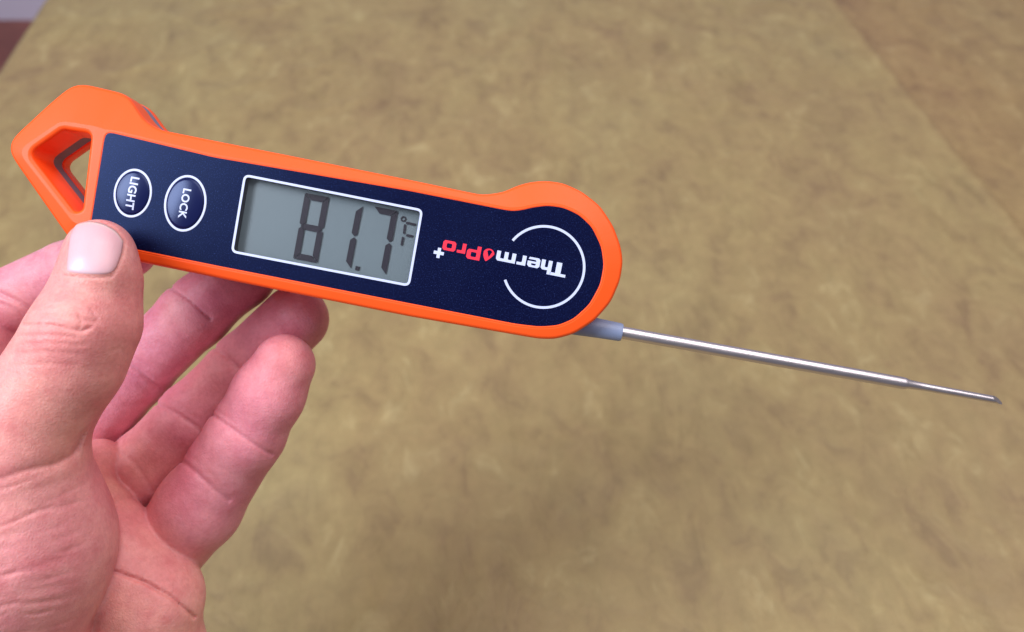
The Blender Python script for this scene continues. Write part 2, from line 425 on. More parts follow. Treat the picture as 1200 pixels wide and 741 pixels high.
SEGZ = RZ+0.32
E1 = np.array([math.cos(AX), -math.sin(AX)]); E2 = np.array([math.sin(AX), math.cos(AX)])
def Lz(u, v): return np.array(L(u, v, -SEGZ))
def segs(tl, tr_, br, which, name):
    """seven-segment digit from three corners (photo px): top-left, top-right, bottom-right"""
    a, b, d = Lz(*tl), Lz(*tr_), Lz(*br)
    ex = b-a; w_ = np.linalg.norm(ex); ex /= w_; ey = d-b; h_ = np.linalg.norm(ey); ey /= h_
    t = 1.62; g = 0.13
    S = {'a': [(g, 0), (w_-g, 0), (w_-t-g, t), (t+g, t)],
         'g': [(g*3, h_/2), (t*0.75, h_/2-t/2), (w_-t*0.75, h_/2-t/2), (w_-g*3, h_/2), (w_-t*0.75, h_/2+t/2), (t*0.75, h_/2+t/2)],
         'd': [(t+g, h_-t), (w_-t-g, h_-t), (w_-g, h_), (g, h_)],
         'f': [(0, g), (t, t+g), (t, h_/2-t/2-g), (t*0.45, h_/2-g), (0, h_/2-t*.45)],
         'b': [(w_, g), (w_, h_/2-t*.45), (w_-t*0.45, h_/2-g), (w_-t, h_/2-t/2-g), (w_-t, t+g)],
         'e': [(0, h_-g), (0, h_/2+t*.45), (t*0.45, h_/2+g), (t, h_/2+t/2+g), (t, h_-t-g)],
         'c': [(w_, h_-g), (w_-t, h_-t-g), (w_-t, h_/2+t/2+g), (w_-t*0.45, h_/2+g), (w_, h_/2+t*.45)]}
    for k in which:
        loop = [tuple(a+ex*x+ey*y) for x, y in S[k]]
        flat('segment', [loop], SEGZ, 0.08, m_seg, disp)
segs((357.5, 226), (386, 231.5), (372, 308.5), 'abcdefg', 'digit')
segs((397, 236), (425.5, 241.5), (411, 315), 'bc', 'digit')
segs((438.5, 242), (466.5, 247.5), (452.3, 322.5), 'abc', 'digit')
c0 = Lz(418.8, 314.6)
flat('decimal_point', [[tuple(c0+E1*x+E2*y) for x, y in ((-.55, -.55), (.55, -.55), (.55, .55), (-.55, .55))]], SEGZ, 0.08, m_seg, disp)
c0 = Lz(472.8, 256.7); th = np.linspace(0, 2*math.pi, 24, endpoint=False)
flat('degree_sign', [[tuple(c0+0.74*np.array([math.cos(a), math.sin(a)])) for a in th], [tuple(c0+0.40*np.array([math.cos(a), math.sin(a)])) for a in th]], SEGZ, 0.08, m_seg, disp)
def bar(a, b, w_, name='unit_segment'):
    a = Lz(*a); b = Lz(*b); d = (b-a)/np.linalg.norm(b-a); n = np.array([-d[1], d[0]])*w_/2
    flat(name, [[tuple(a-n+d*w_*.4), tuple(a-d*0), tuple(a+n+d*w_*.4), tuple(b+n-d*w_*.4), tuple(b), tuple(b-n-d*w_*.4)]], SEGZ, 0.08, m_seg, disp)
Z5 = lambda x, y: (340+x/5.7, 210+y/5.7)
bar(Z5(772, 291), Z5(842, 306), 0.62); bar(Z5(768, 300), Z5(760, 368), 0.62)
bar(Z5(772, 374), Z5(824, 384), 0.62); bar(Z5(755, 384), Z5(744, 446), 0.62)

# --- two domed buttons with printed rings and lettering
m_btn, nt, p = mat('button_plastic', srgb(14, 20, 66), 0.28)
p.inputs['Specular Tint'].default_value = (0.5, 0.65, 1.0, 1)
def text_mesh(body, size, bold):
    cu = bpy.data.curves.new('t', 'FONT'); cu.body = body; cu.size = size; cu.align_x = 'CENTER'; cu.align_y = 'CENTER'
    cu.offset = bold; cu.extrude = 0.00002; cu.space_character = 1.04; cu.resolution_u = 3
    tmp = bpy.data.objects.new('t', cu); col.objects.link(tmp)
    me = bpy.data.meshes.new_from_object(tmp.evaluated_get(bpy.context.evaluated_depsgraph_get()))
    bpy.data.objects.remove(tmp); bpy.data.curves.remove(cu); me.materials.clear(); return me
def button(u, v, hw, hh, word, wlen, label):
    cx, cy = L(u, v); a = hw/PX; b = hh/PX; n = 48
    ph = np.linspace(0, 2*math.pi, n, endpoint=False); rot = -math.radians(9.5)
    cr, sr = math.cos(rot), math.sin(rot)
    def el(k, da=0): 
        x = (a*k-da)*np.cos(ph); y = (b*k-da)*np.sin(ph); return np.stack([cx+x*cr-y*sr, cy+x*sr+y*cr], 1)
    bm = bmesh.new(); rings = []
    hgt = lambda k: 0.06+0.85*(1-k**2.2)
    for k in (0.90, 0.88, 0.8, 0.68, 0.54, 0.4, 0.26, 0.12):
        z = -0.2 if k == 0.90 else hgt(k)
        rings.append([bm.verts.new((x*.001, y*.001, z*.001)) for x, y in el(k)])
    for r0, r1 in zip(rings, rings[1:]):
        for k in range(n): bm.faces.new((r0[k], r0[(k+1) % n], r1[(k+1) % n], r1[k]))
    bm.faces.new(rings[-1])
    bmesh.ops.recalc_face_normals(bm, faces=bm.faces)
    me = bpy.data.meshes.new('button'); bm.to_mesh(me); bm.free()
    o = link('button', me, m_btn, thermo); o['label'] = label
    shell('ring', ccw(el(1.0)), ccw(el(1.0, 0.62)), [(0.08, 0.16), (0, 0.10), (0, 0.02)], m_white, o, [(0.08, 0.16), (0, 0.10), (0, 0.02)])
    tm = text_mesh(word, 0.0036, 0.00009)
    ext = max(vv.co.x for vv in tm.vertices)-min(vv.co.x for vv in tm.vertices)
    s = wlen*.001/ext
    M = Matrix.Translation((cx*.001, cy*.001, 0)) @ Matrix.Rotation(math.radians(-90-11), 4, 'Z') @ Matrix.Diagonal((s, s, 1, 1))
    tm.transform(M)
    for vv in tm.vertices:
        dx = vv.co.x*1000-cx; dy = vv.co.y*1000-cy; lx = dx*cr+dy*sr; ly = -dx*sr+dy*cr
        k = min(1, math.hypot(lx/a, ly/b)); vv.co.z += (hgt(k)+0.05)*.001
    link('lettering', tm, m_white, o, smooth=False)
button(155.8, 226.6, 22.3, 28.8, 'LIGHT', 8.6, 'oval button lettered LIGHT')
button(217.3, 238.6, 24.7, 33.4, 'LOCK', 7.9, 'oval button lettered LOCK')

# --- printed emblem: open circle and upside-down wordmark
PZ = 0.045
cx, cy = L(637, 313); r0 = 47.6/PX; a0, a1 = math.radians(198.5-360), math.radians(139.5); wl2 = 0.33
aa = np.linspace(a0, a1, 90)
ring = [(cx+(r0+wl2)*math.cos(t), cy+(r0+wl2)*math.sin(t)) for t in aa]+[(cx+(r0-wl2)*math.cos(t), cy+(r0-wl2)*math.sin(t)) for t in aa[::-1]]
flat('emblem_arc', [ring], PZ, 0.03, m_white, thermo)
RD = np.array([-math.cos(AX), math.sin(AX)]); UP = np.array([-math.sin(AX), -math.cos(AX)])
BASE = np.array(L(664.2, 309.6))
def W(x, y): return tuple(BASE+RD*(x/PX)+UP*(y/PX))
def glyph(loops, x, m, name='wordmark_letter'):
    flat(name, [[W(x+px_, py_) for px_, py_ in lp] for lp in loops], PZ, 0.03, m, thermo)
def rr(x0, y0, x1, y1, c=1.2): return [(x0+c, y0), (x1-c, y0), (x1, y0+c), (x1, y1-c), (x1-c, y1), (x0+c, y1), (x0, y1-c), (x0, y0+c)]
glyph([[(-1.0, 16.2), (-1.0, 12.9), (5.2, 12.9), (5.2, 0), (11.6, 0), (11.6, 12.9), (17.8, 12.9), (17.8, 16.2)]], 0, m_white)
glyph([[(0, 0), (4.6, 0), (4.6, 7.6), (5.4, 8.4), (7.6, 8.4), (8.2, 7.8), (8.2, 0), (12.8, 0), (12.8, 9.6), (10.8, 11.6), (4.6, 11.6), (4.6, 16.2), (0, 16.2)]], 16.6, m_white)
glyph([[(2, 0), (13, 0), (14, 2.6), (5.6, 2.6), (4.6, 3.6), (4.6, 4.6), (14.6, 4.6), (14.6, 9.4), (12.4, 11.6), (2, 11.6), (0, 9.6), (0, 2)], [(4.6, 7), (10, 7), (10, 8.6), (9.2, 9.2), (5.4, 9.2), (4.6, 8.6)]], 31, m_white)
glyph([[(0, 0), (4.6, 0), (4.6, 7.4), (5.6, 8.4), (10.6, 8.4), (10.6, 11.6), (0, 11.6)]], 47.6, m_white)
glyph([[(0, 0), (4.6, 0), (4.6, 7.8), (5.2, 8.4), (8.2, 8.4), (9, 7.6), (9, 0), (13.6, 0), (13.6, 7.8), (14.2, 8.4), (17.4, 8.4), (18.2, 7.6), (18.2, 0), (22.8, 0), (22.8, 9.6), (20.8, 11.6), (0, 11.6)]], 60, m_white)
t_ = np.linspace(0, 2*math.pi, 40, endpoint=False)
fl = [(6.4*math.sin(t)*(1 if math.cos(t) < 0 else 0.95*(1-0.55*math.cos(t)**2))+0.5*max(0, math.cos(t))*4, 5.8-5.8*(-math.cos(t)) if math.cos(t) < 0 else 5.8+9.2*math.cos(t)**1.2) for t in t_]
fl2 = [(3.0*math.sin(t)*(1 if math.cos(t) < 0 else 0.8*(1-0.6*math.cos(t)))-0.6, 4.2-2.7*(-math.cos(t)) if math.cos(t) < 0 else 4.2+5.4*math.cos(t)) for t in t_]
glyph([fl, fl2], 92.0, m_red, 'wordmark_flame')
glyph([[(0, 0), (4.6, 0), (4.6, 4.6), (14, 4.6), (16, 6.6), (16, 14.2), (14, 16.2), (0, 16.2)], rr(4.6, 7.6, 11.2, 13.2, .8)], 101.5, m_red)
glyph([[(0, 0), (4.4, 0), (4.4, 7.4), (5.4, 8.4), (10, 8.4), (10, 11.6), (0, 11.6)]], 119.4, m_red)
glyph([rr(0, 0, 15.4, 11.6, 2), rr(4.5, 3, 10.9, 8.6, .9)], 131.4, m_red)
px0 = np.array(L(514.2, 296.6))
k_ = [(-1.9, -6), (1.9, -6), (1.9, -1.9), (6, -1.9), (6, 1.9), (1.9, 1.9), (1.9, 6), (-1.9, 6), (-1.9, 1.9), (-6, 1.9), (-6, -1.9), (-1.9, -1.9)]
flat('wordmark_plus', [[tuple(px0+RD*(x/PX)+UP*(y/PX)) for x, y in k_]], PZ, 0.03, m_white, thermo)

# --- probe: plastic collar, steel rod, stepped needle tip
PD = 11.0                        # axis depth behind the front face
def lathe(name, path, m, parent, n=32, flatten=None):
    """path: [(photo u, v, radius mm)] along the axis"""
    pts = [np.array([*L(u, v, PD), -PD]) for u, v, r in path]
    ax = pts[-1]-pts[0]; ax /= np.linalg.norm(ax); e = np.array([-ax[1], ax[0], 0]); f = np.array([0, 0, 1.0])
    bm = bmesh.new(); rings = []
    for c_, (u, v, r) in zip(pts, path):
        rings.append([bm.verts.new(tuple((c_+r*(math.cos(t)*e+math.sin(t)*f))*.001)) for t in np.linspace(0, 2*math.pi, n, endpoint=False)])
    for a, b in zip(rings, rings[1:]):
        for k in range(n): bm.faces.new((a[k], a[(k+1) % n], b[(k+1) % n], b[k]))
    bm.faces.new(rings[0]); bm.faces.new(rings[-1])
    bmesh.ops.recalc_face_normals(bm, faces=bm.faces)
    me = bpy.data.meshes.new(name); bm.to_mesh(me); bm.free()
    o = link(name, me, m, parent); auto_smooth(o, 40); return o
p_a, p_b = np.array([655.0, 376.5]), np.array([1175.5, 470.3])
def AXP(t): return tuple(p_a+(p_b-p_a)*t)
def at_u(u): return AXP((u-p_a[0])/(p_b[0]-p_a[0]))
m_col, nt, p = mat('blue_grey_plastic', srgb(128, 144, 176), 0.42)
m_steel, nt, p = mat('brushed_steel', (0.60, 0.575, 0.60), 0.3, 1.0)
tc = node(nt, 'ShaderNodeTexCoord'); mp = node(nt, 'ShaderNodeMapping')
mp.inputs['Rotation'].default_value = (0, 0, math.radians(10)); mp.inputs['Scale'].default_value = (90, 2600, 2600)
nt.links.new(tc.outputs['Object'], mp.inputs[0])
nb = noise(nt, mp.outputs[0], 1, 3)
nt.links.new(ramp(nt, nb.outputs[0], [(0.3, (0.33, 0.33, 0.33)), (0.7, (0.42, 0.42, 0.42))]).outputs[0], p.inputs['Roughness'])
bump(nt, p, nb.outputs[0], 0.02, 0.0001)
colr = lathe('probe_collar', [(*at_u(640), 3.4), (*at_u(665), 3.1), (*at_u(700), 2.72), (*at_u(726), 2.52), (*at_u(728.6), 2.35), (*at_u(728.8), 1.6)], m_col, thermo)
rod = lathe('probe', [(*at_u(720), 1.72), (*at_u(900), 1.70), (*at_u(1058), 1.68), (*at_u(1061), 1.58), (*at_u(1064), 1.3), (*at_u(1082), 1.1)], m_steel, thermo)
# needle with a slanted, cut end
tip = lathe('needle_tip', [(*at_u(1081), 1.1), (*at_u(1083), 1.08), (*at_u(1162), 1.02), (*at_u(1180), 1.0)], m_steel, rod)
ax0 = np.array(L(*at_u(1169), PD)); axd = np.array(L(*at_u(1176), PD))-ax0; axd /= np.linalg.norm(axd)
bm = bmesh.new(); bm.from_mesh(tip.data)
nrm = Vector((axd[0]*0.55-axd[1]*-0.0, axd[1]*0.55+0.55, 0.62)).normalized()
r_ = bmesh.ops.bisect_plane(bm, geom=bm.verts[:]+bm.edges[:]+bm.faces[:], plane_co=Vector((ax0[0]*.001, ax0[1]*.001, -PD*.001)), plane_no=nrm, clear_outer=True)
es = [e for e in r_['geom_cut'] if isinstance(e, bmesh.types.BMEdge)]
bmesh.ops.holes_fill(bm, edges=es); bmesh.ops.recalc_face_normals(bm, faces=bm.faces)
bm.to_mesh(tip.data); bm.free(); auto_smooth(tip, 30)

# ------------------------------------------------------------------ the hand (one continuous mesh from a distance field)
f32 = np.float32
def J(u, v, d): return np.array([(u-CX)/F*d, -(v-CY)/F*d, -d], f32)
def rcone(p, a, b, r1, r2):
    ba = b-a; l2 = float(ba@ba); rr_ = r1-r2; a2 = l2-rr_*rr_; il2 = 1.0/l2
    pa = p-a; y = pa@ba; z = y-l2; w_ = pa*l2-np.outer(y, ba); x2 = np.einsum('ij,ij->i', w_, w_)
    y2 = y*y*l2; z2 = z*z*l2; k = math.copysign(1, rr_)*rr_*rr_*x2
    out = (np.sqrt(x2*a2*il2)+y*rr_)*il2-r1
    m2 = np.sign(y)*a2*y2 < k; out[m2] = np.sqrt(x2[m2]+y2[m2])*il2-r1
    m1 = np.sign(z)*a2*z2 > k; out[m1] = np.sqrt(x2[m1]+z2[m1])*il2-r2
    return out
def smin(a, b, k):
    h = np.maximum(k-np.abs(a-b), 0)/k; return np.minimum(a, b)-h*h*k*0.25
def chain(p, js, k=3.0):
    d = None
    for (a, ra), (b, rb) in zip(js, js[1:]):
        s = rcone(p, a, b, ra, rb); d = s if d is None else smin(d, s, k)
    return d
def ell(p, c, r, k=None):        # ellipsoid, axes along camera x,y,z
    q_ = (p-c)/np.array(r, f32); n_ = np.sqrt((q_*q_).sum(1)); return (n_-1)*min(r)
def proj(p): return CX+F*p[:, 0]/(-p[:, 2]), CY-F*p[:, 1]/(-p[:, 2])
def pdist(u, v, line):
    best = None
    for (x0, y0), (x1, y1) in zip(line, line[1:]):
        dx, dy = x1-x0, y1-y0; t = np.clip(((u-x0)*dx+(v-y0)*dy)/(dx*dx+dy*dy), 0, 1)
        d = np.hypot(u-x0-t*dx, v-y0-t*dy); best = d if best is None else np.minimum(best, d)
    return best
def grooves(p, d, items, zfar, soft=0.0):
    """press skin creases (photo polylines) into the side of a part that faces the lens"""
    near = np.where((d < 3) & (-p[:, 2] < zfar))[0]
    if len(near) == 0: return d
    u, v = proj(p[near]); add = np.zeros(len(near), f32)
    for line, depth, width in items:
        q_ = pdist(u, v, line); add += depth*np.exp(-(q_/width)**2)
        if soft and depth > 0.35: add += soft*np.exp(-(q_/10.0)**2)
    d = d.copy(); d[near] += add; return d

THUMB = [(J(117, 297, 215.5), 8.5), (J(116, 330, 214.5), 9.4), (J(104, 378, 212.5), 11.6), (J(82, 422, 212), 12.4), (J(8, 528, 213), 15.8)]
MIDDLE = [(J(66, 546, 270), 11.3), (J(160, 435, 264), 10.3), (J(229, 367, 260), 10.2), (J(281, 321, 257.5), 10.0), (J(318, 280, 256.5), 8.8)]
RING = [(J(125, 600, 268), 11.5), (J(170, 548, 263), 11.0), (J(224, 492, 259.5), 10.6), (J(285, 433, 258), 10.3), (J(346, 374, 256.5), 10.0)]
PINKY = [(J(165, 680, 260), 11.5), (J(233, 594, 252), 12.2), (J(288, 510, 245), 10.7), (J(314, 463, 242), 9.9), (J(333, 428, 241), 8.7)]
INDEX = [(J(-60, 505, 244), 12.0), (J(-14, 368, 265), 10.9), (J(80, 321, 259), 9.9), (J(148, 292, 255.5), 8.8)]
PADS = [(J(74, 593, 247), 15.3), (J(174, 702, 244), 15.5)]
THENAR = [(J(10, 552, 215), 19.0), (J(8, 640, 220), 24.5), (J(-20, 790, 230), 24.0)]
nailL = [(75, 322), (77.5, 300), (80, 276), (87, 264.5)]

def f_thumb(p, carve=True):
    d = chain(p, THUMB, 4)
    d = smin(d, rcone(p, J(118, 303, 212), J(116, 318, 211), 7.4, 7.9), 3)      # nail bed ridge
    d = smin(d, ell(p, J(84, 388, 206), (8.2, 7.0, 8)), 6)                       # knuckle bulk
    if carve:
        IP = [([(45, 366), (68, 367), (95, 374), (112, 378)], 0.42, 2.2), ([(28, 381), (60, 381), (82, 386), (95, 388.5), (106, 384)], 0.55, 2.0),
              ([(22, 394), (55, 393), (90, 395)], 0.30, 2.0), ([(75, 338), (88, 334), (100, 337)], 0.14, 1.5), ([(72, 344), (90, 340), (104, 346)], 0.16, 1.5),
              ([(70, 351), (92, 349), (108, 356)], 0.15, 1.5), ([(55, 359), (80, 356), (98, 362)], 0.2, 1.6), ([(92, 368), (96, 378), (92, 386)], 0.28, 1.6),
              ([(106, 362), (113, 372), (118, 380)], 0.22, 1.7), ([(20, 404), (60, 402), (100, 404)], 0.18, 1.8), ([(8, 416), (50, 412), (95, 415)], 0.14, 1.8),
              ([(0, 432), (50, 426), (90, 428)], 0.12, 2.0), ([(130, 412), (139, 408), (146, 414)], 0.18, 2),
              ([(74, 323.5), (95, 325), (119, 325.5), (131, 324)], 0.45, 1.6), ([(132, 322), (139, 310), (145, 296), (146, 284)], 0.5, 1.7),
              ([(145, 281), (137, 270), (122, 261.5), (104, 257.5)], 0.35, 1.5)]
        d = grooves(p, d, [(a, b*0.85, c) for a, b, c in IP], 213)
    return d
def f_thenar(p):
    d = chain(p, THENAR, 8)
    rs = random.Random(5)
    near = np.where((d < 3) & (-p[:, 2] < 222))[0]
    if len(near) == 0: return d
    u, v = proj(p[near]); add = np.zeros(len(near), f32)
    for k in range(46):                               # short tapering wrinkles fanning over the ball of the thumb
        y0 = 560+k*4.6+rs.uniform(-6, 6); x0 = rs.uniform(-30, 85); ln = rs.uniform(16, 46); an = math.atan(-0.40+0.006*k+rs.uniform(-.14, .14))
        dp = rs.uniform(0.10, 0.36)*(1.0 if x0 < 50 else 0.6); wd = rs.uniform(1.5, 4.0)
        dx = u-x0; dy = v-y0-8; al = (dx*math.cos(an)+dy*math.sin(an))/ln; ac = -dx*math.sin(an)+dy*math.cos(an)+3*al*al
        add += dp*np.maximum(1-al*al, 0)*np.exp(-(ac/wd)**2)
    d = d.copy(); d[near] += add; return d
def f_palm(p):
    d = chain(p, PADS, 4)
    d = smin(d, rcone(p, J(166, 764, 247), J(95, 930, 250), 18, 22), 4.5)
    d = smin(d, rcone(p, J(20, 610, 262), J(-5, 850, 258), 19, 22), 6)
    d = smin(d, rcone(p, J(-85, 520, 262), J(-60, 800, 250), 15, 22), 8)
    d = smin(d, rcone(p, J(118, 540, 255), J(70, 560, 250), 6.5, 10), 4)
    d = smin(d, rcone(p, J(0, 850, 246), J(-150, 1090, 236), 27, 27), 16)
    d = smin(d, rcone(p, J(-150, 1090, 236), J(-420, 1480, 226), 26, 32), 10)
    G = [([(118, 664), (140, 672), (170, 683), (200, 700), (216, 713), (227, 723)], 1.0, 2.4), ([(126, 590), (145, 585), (168, 582)], 0.4, 3.0),
         ([(128, 600), (150, 594)], 0.2, 2.5), ([(150, 640), (175, 652)], 0.15, 4), ([(160, 610), (185, 622), (205, 640)], 0.12, 3)]
    return grooves(p, d, G, 252)
def f_mid(p):
    d = chain(p, MIDDLE, 3)
    return grooves(p, d, [([(196, 334), (222, 351), (246, 373)], 0.55, 2.2), ([(204, 332), (228, 349), (246, 366)], 0.12, 2.4), ([(145, 421), (166, 436), (188, 456)], 0.55, 2.4),
        ([(140, 430), (160, 445), (176, 460)], 0.22, 3.2), ([(152, 416), (172, 430)], 0.2, 2)], 266, 0.35)
def f_ring(p):
    d = chain(p, RING, 3)
    return grooves(p, d, [([(252, 408), (266, 418), (284, 436), (300, 448)], 0.6, 2.3), ([(180, 472), (204, 483), (230, 500), (240, 512)], 0.55, 2.4),
        ([(191, 464), (212, 477), (230, 490)], 0.16, 3.0), ([(135, 525), (160, 545), (178, 575)], 0.3, 3)], 264, 0.35)
def f_pinky(p):
    d = chain(p, PINKY, 3)
    return grooves(p, d, [([(246, 484), (268, 500), (295, 519), (318, 532)], 0.55, 2.3), ([(250, 478), (275, 496)], 0.2, 2), ([(208, 537), (228, 552), (252, 574), (268, 586)], 0.45, 2.8),
        ([(216, 529), (236, 546), (256, 563)], 0.14, 3.0)], 253, 0.35)
def f_index(p):
    d = chain(p, INDEX, 0.6)
    return grooves(p, d, [([(-20, 338), (0, 344), (18, 352), (42, 366)], 1.0, 3.0), ([(-10, 352), (12, 360), (30, 372)], 0.3, 2.5)], 262)

def hand_sdf(p, parts=False):
    p = np.asarray(p, f32)
    th_ = f_thumb(p); tn = f_thenar(p); pl = f_palm(p)
    core = smin(tn, pl, 1.4)
    d_th = smin(smin(th_, tn, 5.0), pl, 1.2)
    u, v = proj(p)
    qd = pdist(u, v, [(-60, 588), (-5, 563), (30, 551), (62, 545), (84, 534), (100, 514)])
    g = (0.45*np.exp(-(qd/2.6)**2)+0.7*np.exp(-(qd/9.0)**2))*(0.35+0.65/(1+np.exp(-(u-30)/14)))
    d_th = d_th+np.where((-p[:, 2] < 212) & (np.abs(d_th) < 4), g, 0).astype(f32)
    fm, fr_, fp, fi_ = f_mid(p), f_ring(p), f_pinky(p), f_index(p)
    outs = [d_th, smin(core, fm, 1.0), smin(core, fr_, 0.8), smin(core, fp, 0.7), smin(core, fi_, 3.0)]
    d = np.minimum.reduce(outs)
    if parts: return d, np.stack([th_, tn, pl, fm, fr_, fp, fi_])
    return d

VOX = 0.55
lo = np.array([-262., -238., -290.]); hi = np.array([-52., 36., -184.])
CB = 4
n_c = np.ceil((hi-lo)/(VOX*CB)).astype(int)+1
cg = [lo[k]+np.arange(n_c[k])*VOX*CB for k in range(3)]
GX, GY, GZ = np.meshgrid(*cg, indexing='ij')
cp = np.stack([GX, GY, GZ], -1).reshape(-1, 3).astype(f32)
cd = hand_sdf(cp).reshape(n_c)
n_f = (n_c-1)*CB
S = np.repeat(np.repeat(np.repeat(cd[:-1, :-1, :-1], CB, 0), CB, 1), CB, 2).astype(f32)
near = np.abs(cd[:-1, :-1, :-1]) < VOX*CB*1.75+2.2
ci = np.argwhere(near)
off = np.stack(np.meshgrid(*[np.arange(CB)]*3, indexing='ij'), -1).reshape(-1, 3)
for s in range(0, len(ci), 12000):
    ix = (ci[s:s+12000, None, :]*CB+off[None]).reshape(-1, 3)
    S[ix[:, 0], ix[:, 1], ix[:, 2]] = hand_sdf((lo+ix*VOX).astype(f32))
ins = S < 0
cnt = np.zeros(tuple(n_f-1), np.uint8)
for a in (0, 1):
    for b in (0, 1):
        for c_ in (0, 1): cnt += ins[a:n_f[0]-1+a, b:n_f[1]-1+b, c_:n_f[2]-1+c_]
act = np.argwhere((cnt > 0) & (cnt < 8))
vid = -np.ones(tuple(n_f-1), np.int32); vid[act[:, 0], act[:, 1], act[:, 2]] = np.arange(len(act))
acc = np.zeros((len(act), 3)); num = np.zeros(len(act))
cor = [(a, b, c_) for a in (0, 1) for b in (0, 1) for c_ in (0, 1)]
val = {c_: S[act[:, 0]+c_[0], act[:, 1]+c_[1], act[:, 2]+c_[2]] for c_ in cor}
for c_ in cor:
    for k in range(3):
        if c_[k] == 0:
            e_ = list(c_); e_[k] = 1; e_ = tuple(e_); v0, v1 = val[c_], val[e_]; ok = (v0 < 0) != (v1 < 0)
            t = np.where(ok, v0/np.where(ok, v0-v1, 1), 0)
            pt = np.tile(np.array(c_, float), (len(act), 1)); pt[:, k] += t
            acc[ok] += pt[ok]; num[ok] += 1
VH = lo+(act+acc/num[:, None])*VOX
faces = []
for k in range(3):
    sl0 = [slice(None)]*3; sl1 = [slice(None)]*3; sl0[k] = slice(0, -1); sl1[k] = slice(1, None)
    A, B = ins[tuple(sl0)], ins[tuple(sl1)]
    e_ = np.argwhere(A != B); a1_, a2_ = [(1, 2), (2, 0), (0, 1)][k]
    e_ = e_[(e_[:, a1_] > 0) & (e_[:, a2_] > 0) & (e_[:, a1_] < n_f[a1_]-1) & (e_[:, a2_] < n_f[a2_]-1)]
    o1 = np.zeros(3, int); o1[a1_] = 1; o2 = np.zeros(3, int); o2[a2_] = 1
    g_ = lambda q_: vid[q_[:, 0], q_[:, 1], q_[:, 2]]
    Q = np.stack([g_(e_-o1-o2), g_(e_-o2), g_(e_), g_(e_-o1)], 1)
    inn = ins[e_[:, 0], e_[:, 1], e_[:, 2]]
    Q[~inn] = Q[~inn][:, ::-1]; faces.append(Q)
QH = np.concatenate(faces); QH = QH[(QH >= 0).all(1)]
# settle the vertices on the true surface
for _ in range(2):
    h = 0.12; d0 = hand_sdf(VH)
    G = np.stack([hand_sdf(VH+np.eye(3)[k]*h)-hand_sdf(VH-np.eye(3)[k]*h) for k in range(3)], 1)/(2*h)
    VH = VH-np.clip(d0, -0.3, 0.3)[:, None]*G/np.maximum((G*G).sum(1), 0.3)[:, None]
# skin colour: back of the thumb is tanner, the inside of the fingers pinker
_, PS = hand_sdf(VH, True)
wts = np.exp(-np.maximum(PS, 0)/2.5); wts /= wts.sum(0)
tone = np.array([[.70, .325, .29], [.68, .315, .305], [.75, .33, .31], [.57, .24, .30], [.61, .25, .295], [.68, .27, .315], [.64, .30, .345]])
vc = (wts[:, :, None]*tone[:, None, :]).sum(0)*np.array([1.12, 1.03, 1.08])
def flush_shade(ctr, rad_, colr_, w0):
    global vc
    w_ = (w0*np.exp(-((VH-ctr)**2).sum(1)/(rad_*rad_)))[:, None]; vc = vc*(1-w_)+np.array(colr_)*w_
flush_shade(J(340, 415, 233), 9, (.70, .27, .25), .55); flush_shade(J(185, 640, 238), 14, (.64, .24, .24), .5); flush_shade(J(165, 530, 250), 14, (.62, .22, .19), .6)
flush_shade(J(240, 440, 250), 10, (.60, .22, .19), .5); flush_shade(J(140, 560, 245), 8, (.72, .36, .28), .6); flush_shade(J(170, 725, 240), 16, (.78, .38, .29), .7)
flush_shade(J(2, 398, 243), 14, (.66, .19, .16), .85); flush_shade(J(60, 500, 198), 14, (.64, .29, .23), .5); flush_shade(J(120, 340, 205), 9, (.66, .33, .27), .4)  # first spot puts the thumb's shade on the index base into the skin colour
flush_shade(J(200, 365, 250), 8, (.52, .22, .21), .5); flush_shade(J(265, 560, 236), 9, (.54, .24, .24), .5)

h_org = J(80, 640, 250).astype(float)
me = bpy.data.meshes.new('hand')
me.from_pydata(((VH-h_org)*.001).tolist(), [], QH.tolist()); me.update()
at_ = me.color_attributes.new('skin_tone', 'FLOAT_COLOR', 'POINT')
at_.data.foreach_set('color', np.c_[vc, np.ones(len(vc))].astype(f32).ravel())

m_skin, nt, p = mat('skin', (0.6, 0.3, 0.25, 1), 0.46)
p.inputs['Subsurface Weight'].default_value = 0.35
p.inputs['Subsurface Radius'].default_value = (1.0, 0.36, 0.22); p.inputs['Subsurface Scale'].default_value = 0.0028
p.inputs['Specular IOR Level'].default_value = 0.36
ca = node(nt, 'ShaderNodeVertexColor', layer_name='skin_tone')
tc = node(nt, 'ShaderNodeTexCoord'); ob = tc.outputs['Object']
mo = ramp(nt, noise(nt, ob, 190, 5, 0.6).outputs[0], [(0.32, (0.92, 0.82, 0.84)), (0.5, (1, 1, 1)), (0.68, (1.06, 1.12, 1.10))]).outputs[0]
mo3 = ramp(nt, noise(nt, ob, 75, 3, 0.5).outputs[0], [(0.36, (0.95, 0.84, 0.88)), (0.5, (1, 1, 1)), (0.64, (1.04, 1.07, 1.03))]).outputs[0]
mo2 = ramp(nt, noise(nt, ob, 900, 4, 0.6).outputs[0], [(0.3, (0.93, 0.90, 0.90)), (0.7, (1.05, 1.06, 1.06))]).outputs[0]
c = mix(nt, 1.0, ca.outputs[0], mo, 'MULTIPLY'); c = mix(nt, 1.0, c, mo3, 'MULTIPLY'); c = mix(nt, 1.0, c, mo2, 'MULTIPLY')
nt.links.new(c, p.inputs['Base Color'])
vo = node(nt, 'ShaderNodeTexVoronoi'); vo.feature = 'DISTANCE_TO_EDGE'; vo.inputs['Scale'].default_value = 1100
dn = noise(nt, ob, 500, 2); mv = node(nt, 'ShaderNodeMixRGB'); mv.inputs[0].default_value = 0.0012
nt.links.new(ob, mv.inputs[1]); nt.links.new(dn.outputs['Color'], mv.inputs[2]); nt.links.new(mv.outputs[0], vo.inputs['Vector'])
